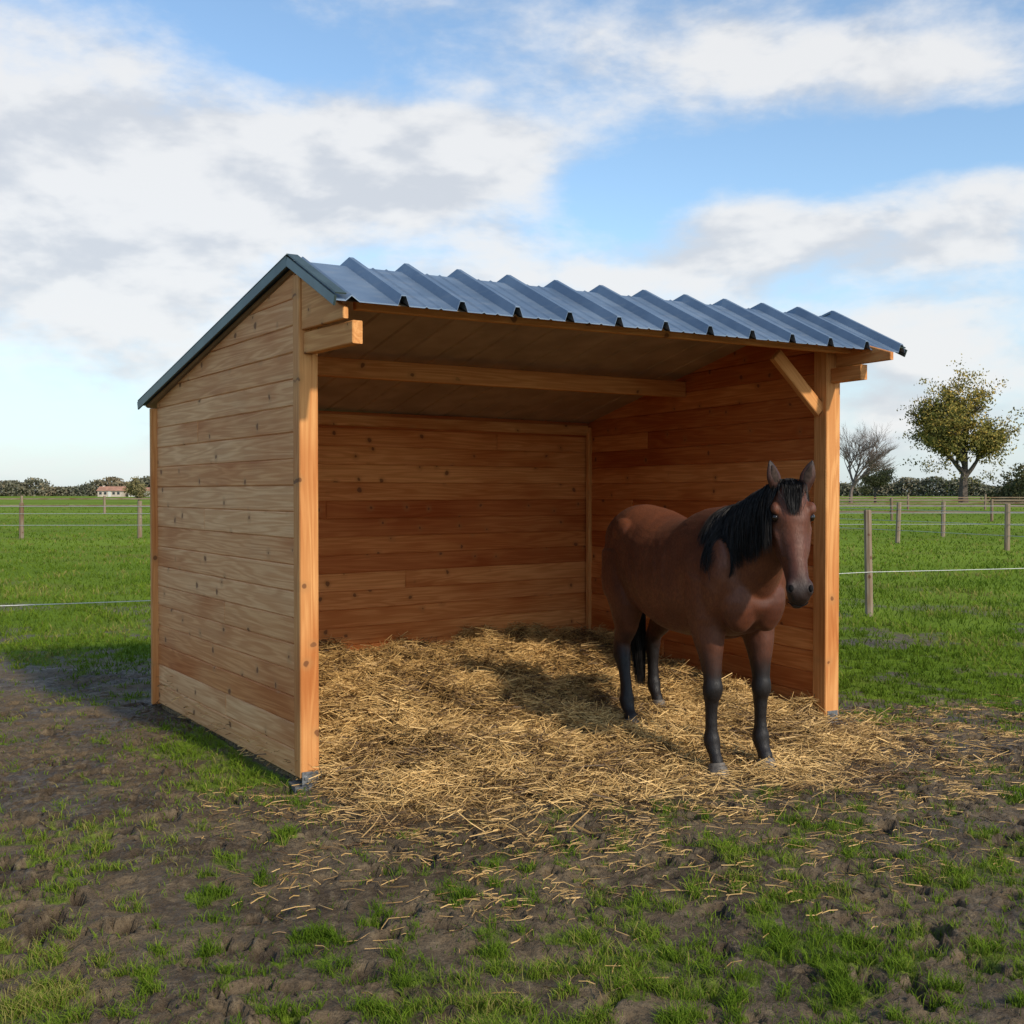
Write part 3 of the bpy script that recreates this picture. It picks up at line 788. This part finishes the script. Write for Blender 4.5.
# ------------------------------------------------------------ trees
def leaf_mat(name,c1,c2,c3):
    m,t,p=mat(name);r=t.attr('rnd')
    c=t.mix(t.mr(r,0,.6),c1,c2);c=t.mix(t.mr(r,.6,1),c,c3)
    t.put(p.inputs['Base Color'],c);p.inputs['Roughness'].default_value=.8
    p.inputs['Specular IOR Level'].default_value=.1
    return m
M_bark=simple('bark',(.085,.066,.05),.9,0,.3,3,.5)
M_twig=simple('bare_bark',(.15,.11,.09),.9,0,.3,3,.5)
def leafquads(C,size,rn):
    n=len(C);a=rng.normal(0,1,(n,3));a/=np.linalg.norm(a,axis=1)[:,None]
    b=rng.normal(0,1,(n,3));b-=a*np.sum(a*b,1)[:,None];b/=np.linalg.norm(b,axis=1)[:,None]
    s=(size*rng.uniform(.6,1.3,n))[:,None]
    V=np.stack([C-a*s,C-b*s*.5,C+a*s,C+b*s*.5],1).reshape(-1,3)
    F=np.arange(n*4).reshape(-1,4);return V,F,np.repeat(rn,4)
def tree(name,loc,height,leafm,bark,nleaf=60,lsize=.25,depth=5,spread=.55,trunk=.03,leaves=True,clear=.2,seed=1,r0=None,nb=(3,4),shrink=.72,rk=.55,rr=.035,env=None):
    rs=random.Random(seed);par=empty(name,loc);V=[];F=[];tips=[]
    def br(p,d,L,r,lv):
        segs=4 if lv<2 else 3;pts=[(*p,r,r)];q=np.array(p);dd=np.array(d)
        for i in range(segs):
            dd=dd+np.array([rs.gauss(0,.10),rs.gauss(0,.10),rs.gauss(0,.06)+.03]);dd/=np.linalg.norm(dd)
            q=q+dd*L/segs;pts.append((*q,r*(1-.5*(i+1)/segs),r*(1-.5*(i+1)/segs)))
        tube(pts,lat=(1,.1,.05) if abs(dd[2])>.5 else (0,0,1),n=6 if lv<2 else 4,res=1,V=V,F=F)
        if lv>=2:
            for i in range(1,len(pts)):tips.append((np.array(pts[i][:3]),lv))
        if lv>=depth:return
        for k in range(rs.randint(*nb)+(1 if lv==0 else 0)):
            f=rs.uniform(.35,1.0) if lv>0 else rs.uniform(.45,1.0)
            i=min(segs-1,int(f*segs));a=np.array(pts[i][:3]);b=np.array(pts[i+1][:3]);bp=a+(b-a)*(f*segs-i)
            az=rs.uniform(0,6.28);nd=np.array([math.cos(az),math.sin(az),0])*spread*rs.uniform(.7,1.4)+dd*.75;nd/=np.linalg.norm(nd)
            br(bp,nd,L*shrink*rs.uniform(.75,1.15),r*rk,lv+1)
        br(q,dd,L*shrink,r*.5,lv+1)
    br((0,0,-.2),(0,0,1),height*(.20 if env else .30),r0 or height*trunk,0)
    Va=np.array(V)
    sc=height*(.93 if env else 1)/Va[:,2].max()
    if env:
        Vs=Va*sc;hr=np.hypot(Vs[:,0],Vs[:,1]);lim=env[1]*height*.95
        kk=np.where(hr>lim,lim/np.maximum(hr,1e-6),1);Vs[:,0]*=kk;Vs[:,1]*=kk
    else:Vs=Va*sc
    me=bpy.data.meshes.new('trunk_and_limbs');me.from_pydata([tuple(v) for v in Vs],[],F);me.materials.append(bark)
    link(bpy.data.objects.new('trunk_and_limbs',me),par)
    if leaves:
        C=[];rn=[]
        for t_,lv in tips:
            if rs.random()<.35:continue
            t_=t_*sc
            if t_[2]<height*clear:continue
            if env and math.hypot(t_[0],t_[1])>env[1]*height:continue
            m=int(nleaf*rs.uniform(.3,1.4));q=height*rr*rs.uniform(.7,1.5)
            C.append(t_+rng.normal(0,1,(m,3))*np.array([q,q,q*.6]));rn.append(np.clip(rs.random()+rng.normal(0,.15,m),0,1))
        if env:
            ncl,rx,rz,cz=env
            for i in range(ncl):
                v=np.array([rs.gauss(0,1),rs.gauss(0,1),rs.gauss(0,1)]);v/=np.linalg.norm(v);rad=rs.random()**.45
                wob=1+.16*math.sin(v[0]*5+v[2]*7+seed)+.10*math.sin(v[1]*9+2*v[2])
                taper=1-.22*max(0,v[2])
                c=np.array([v[0]*rx*taper,v[1]*rx*taper,v[2]*rz])*rad*wob*height+np.array([0,0,cz*height])
                m=int(nleaf*rs.uniform(.8,2.2));q=height*rr*rs.uniform(.8,1.6)
                C.append(c+rng.normal(0,1,(m,3))*np.array([q,q,q*.6]))
                rn.append(np.clip(.45+.35*v[2]*rad+.6*(rs.random()-.45)+rng.normal(0,.16,m),0,1))
        C=np.concatenate(C);rn=np.concatenate(rn)
        Vq,Fq,r_=leafquads(C,lsize,rn);np_mesh('foliage',Vq,Fq,leafm,par,attrs={'rnd':r_})
    return par
M_oak=leaf_mat('autumn_oak_leaves',(.11,.11,.028),(.22,.185,.045),(.40,.27,.06))
M_bush=leaf_mat('bush_leaves',(.15,.14,.06),(.21,.18,.08),(.25,.19,.09))
tree('oak_tree',(65.7,160,0),20.3,M_oak,M_bark,nleaf=24,lsize=.21,depth=4,seed=8,spread=.6,clear=.20,rr=.027,env=(180,.385,.45,.52),trunk=.024)
tree('bare_tree',(46.2,150,0),11.8,None,M_twig,leaves=False,depth=6,seed=3,spread=.52,trunk=.026,nb=(2,3),shrink=.76,rk=.62)
tree('young_willow_tree',(55.5,168,0),6.2,M_bush,M_bark,nleaf=22,lsize=.16,depth=3,seed=9,spread=.9,clear=.05,rr=.06)
def mass(name,n,xf,yf,hf,size,m):
    u=rng.random(n);x=xf(u);y=yf(u)+rng.normal(0,3,n);h=hf(x)
    z=h*rng.random(n)
    C=np.stack([x+rng.normal(0,.5,n),y,z],-1)
    r=np.clip(.5+.9*fbm(x*.06,x*0+3,3,5)+rng.normal(0,.16,n),0,1)
    V,F,r_=leafquads(C,size,r);return np_mesh(name,V,F,m,attrs={'rnd':r_})
M_far=leaf_mat('hazed_distant_foliage',(.12,.125,.09),(.16,.15,.10),(.22,.17,.105))  # distance haze put into the leaf colours, paler and greyer
M_hedge=leaf_mat('hedge_foliage',(.045,.052,.022),(.07,.075,.03),(.12,.095,.038))
mass('distant_trees',150000,lambda u:-330+660*u,lambda u:430+20*np.sin(u*30),lambda x:3.0+5.4*np.clip(fbm(x*.03,x*0,4,3)+.3,0,1.3)+3.0*np.abs(pn(x*.12,x*0,8)),.62,M_far)
mass('hedge',26000,lambda u:65.5+40*u,lambda u:146+5*u,lambda x:1.0+5.6*ss(65.5,68.5,x)*(.7+.6*np.abs(pn(x*.25,x*0,4))),.26,M_hedge)
mass('hedge',5000,lambda u:24+28*u,lambda u:190+5*u,lambda x:1.2+.6*np.abs(pn(x*.4,x*0,4)),.3,M_hedge)
tree('shrub',(-50.8,150,0),3.8,M_bush,M_bark,nleaf=30,lsize=.13,depth=3,seed=12,spread=1.0,clear=.02,rr=.06)
fh=empty('farmhouse',(-135,372,0))
M_brick=simple('pale_wall',(.50,.42,.35),.8,0,.1,1);M_tile=simple('roof_tiles',(.38,.19,.12),.8,0,.2,1);M_white=simple('white_render',(.6,.58,.54),.7,0,.05,1);M_glass=simple('window_glass',(.03,.04,.05),.1,0,.1,1,0)
def hbox(name,c,s,m):
    V=[];F=[];boxv(V,F,c,(1,0),*s);me=bpy.data.meshes.new(name);me.from_pydata(V,[],F);me.materials.append(m);link(bpy.data.objects.new(name,me),fh)
def gable(name,c,s,m):
    x,y,z=c;w,d,h=s;V=[(x-w/2,y-d/2,z),(x+w/2,y-d/2,z),(x+w/2,y+d/2,z),(x-w/2,y+d/2,z),(x-w/2,y,z+h),(x+w/2,y,z+h)]
    me=bpy.data.meshes.new(name);me.from_pydata(V,[],[[0,1,5,4],[2,3,4,5],[0,4,3],[1,2,5],[3,2,1,0]]);me.materials.append(m);link(bpy.data.objects.new(name,me),fh)
hbox('walls',(0,0,0),(8,6,2.0),M_brick);gable('roof',(0,0,2.0),(8.8,6.8,1.5),M_tile)
hbox('barn_walls',(8.5,3,0),(6,7,1.9),M_white);gable('barn_roof',(8.5,3,1.9),(6.6,8,1.3),M_tile)
hbox('chimney',(-3,0,2.8),(.6,.6,1.0),M_brick)
for i,x in enumerate((-3,-1.4,1.4,3)):hbox('window_%d'%(i+1),(x,-3.05,.8),(.8,.1,.8),M_glass)
hbox('door',(0,-3.05,0),(.9,.1,1.8),M_white)
# ------------------------------------------------------------ sky & sun
saz=R(139);sel=R(33)
sd=Vector((math.sin(saz)*math.cos(sel),math.cos(saz)*math.cos(sel),math.sin(sel)))
L=bpy.data.lights.new('sun','SUN');L.energy=3.6;L.angle=R(2.5);L.color=(1,.90,.75)
lo=link(bpy.data.objects.new('sun',L));lo.rotation_euler=sd.to_track_quat('Z','Y').to_euler();lo.location=(5,-10,12)
w=bpy.data.worlds.new('World');scene.world=w;w.use_nodes=True
t=NT(w.node_tree);bg=w.node_tree.nodes['Background']
sky=t.new('ShaderNodeTexSky',sky_type='NISHITA');sky.sun_disc=False;sky.sun_elevation=sel;sky.sun_rotation=saz;sky.ozone_density=2.0;sky.air_density=1.0;sky.dust_density=.6
dv=t.new('ShaderNodeTexCoord').outputs['Generated']
sp=t.new('ShaderNodeSeparateXYZ');t.l.new(dv,sp.inputs[0])
az=t.math('ARCTAN2',sp.outputs[0],sp.outputs[1]);el=t.math('ARCSINE',sp.outputs[2])
bias=None
def pxaz(px):return math.atan((px-512)/1100)
def pyel(px,py):return math.atan((492-py)/1100*math.cos(pxaz(px)))
blobs=[(150,140,280,60,.30),(60,240,260,70,.36),(330,180,210,55,.32),(480,150,120,34,.22),(100,340,320,70,.20),(60,30,130,26,.18),
 (700,45,260,45,.22),(800,75,130,32,.18),(750,225,80,24,.34),(680,265,130,26,.24),(960,235,130,40,.36),(1000,185,60,20,.22),(900,330,230,45,.24),(930,420,260,50,.18),(560,290,200,26,.12),(980,70,80,30,.16),
 (610,185,80,40,-.24),(300,45,150,26,-.16),(880,155,120,22,-.26),(420,90,60,24,-.08),(850,290,60,14,-.06),(940,20,40,20,-.1)]
for (px,py,sx_,sy_,am) in blobs:
    a=t.math('DIVIDE',t.math('SUBTRACT',az,pxaz(px)),sx_/1100);b=t.math('DIVIDE',t.math('SUBTRACT',el,pyel(px,py)),sy_/1100)
    e_=t.math('ADD',t.math('MULTIPLY',a,a),t.math('MULTIPLY',b,b))
    g=t.math('MULTIPLY',t.math('EXPONENT',t.math('MULTIPLY',e_,-1.0)),am)
    bias=g if bias is None else t.math('ADD',bias,g)
cv=t.vmul(dv,(1,1,2.1))
n1=t.noise(cv,6.5,6,.57,.15);n2=t.noise(cv,21,4,.6)
den=t.math('ADD',t.math('ADD',t.math('MULTIPLY',n1,.75),t.math('MULTIPLY',n2,.25)),bias)
cf=t.mr(den,.48,.82,0,.92)
off=t.new('ShaderNodeVectorMath',operation='ADD');t.l.new(cv,off.inputs[0]);off.inputs[1].default_value=(.02,-.02,.06)
n3=t.noise(off.outputs[0],6.5,4,.57,.15)
lit=t.mr(t.math('SUBTRACT',n1,n3),-.12,.08)
cc=t.mix(lit,(6.8,7.1,7.6),(9.1,9.1,9.1))
skyc=t.mix(1.0,sky.outputs[0],(2.05,2.15,2.1),'MULTIPLY')
haze=t.mr(el,.0,.24,.72,0)
skyc=t.mix(haze,skyc,(6.0,7.1,8.2))
fin=t.mix(cf,skyc,cc)
t.put(bg.inputs[0],fin);bg.inputs[1].default_value=.097
# ------------------------------------------------------------ camera
cam=bpy.data.cameras.new('camera');cam.sensor_width=36;cam.lens=1100/1024*36;cam.clip_end=6000
co_=link(bpy.data.objects.new('camera',cam));co_.location=(0,0,CAMH);co_.rotation_euler=(R(90-1.04),0,0)
scene.camera=co_
scene.view_settings.view_transform='Standard';scene.view_settings.look='None';scene.view_settings.exposure=0
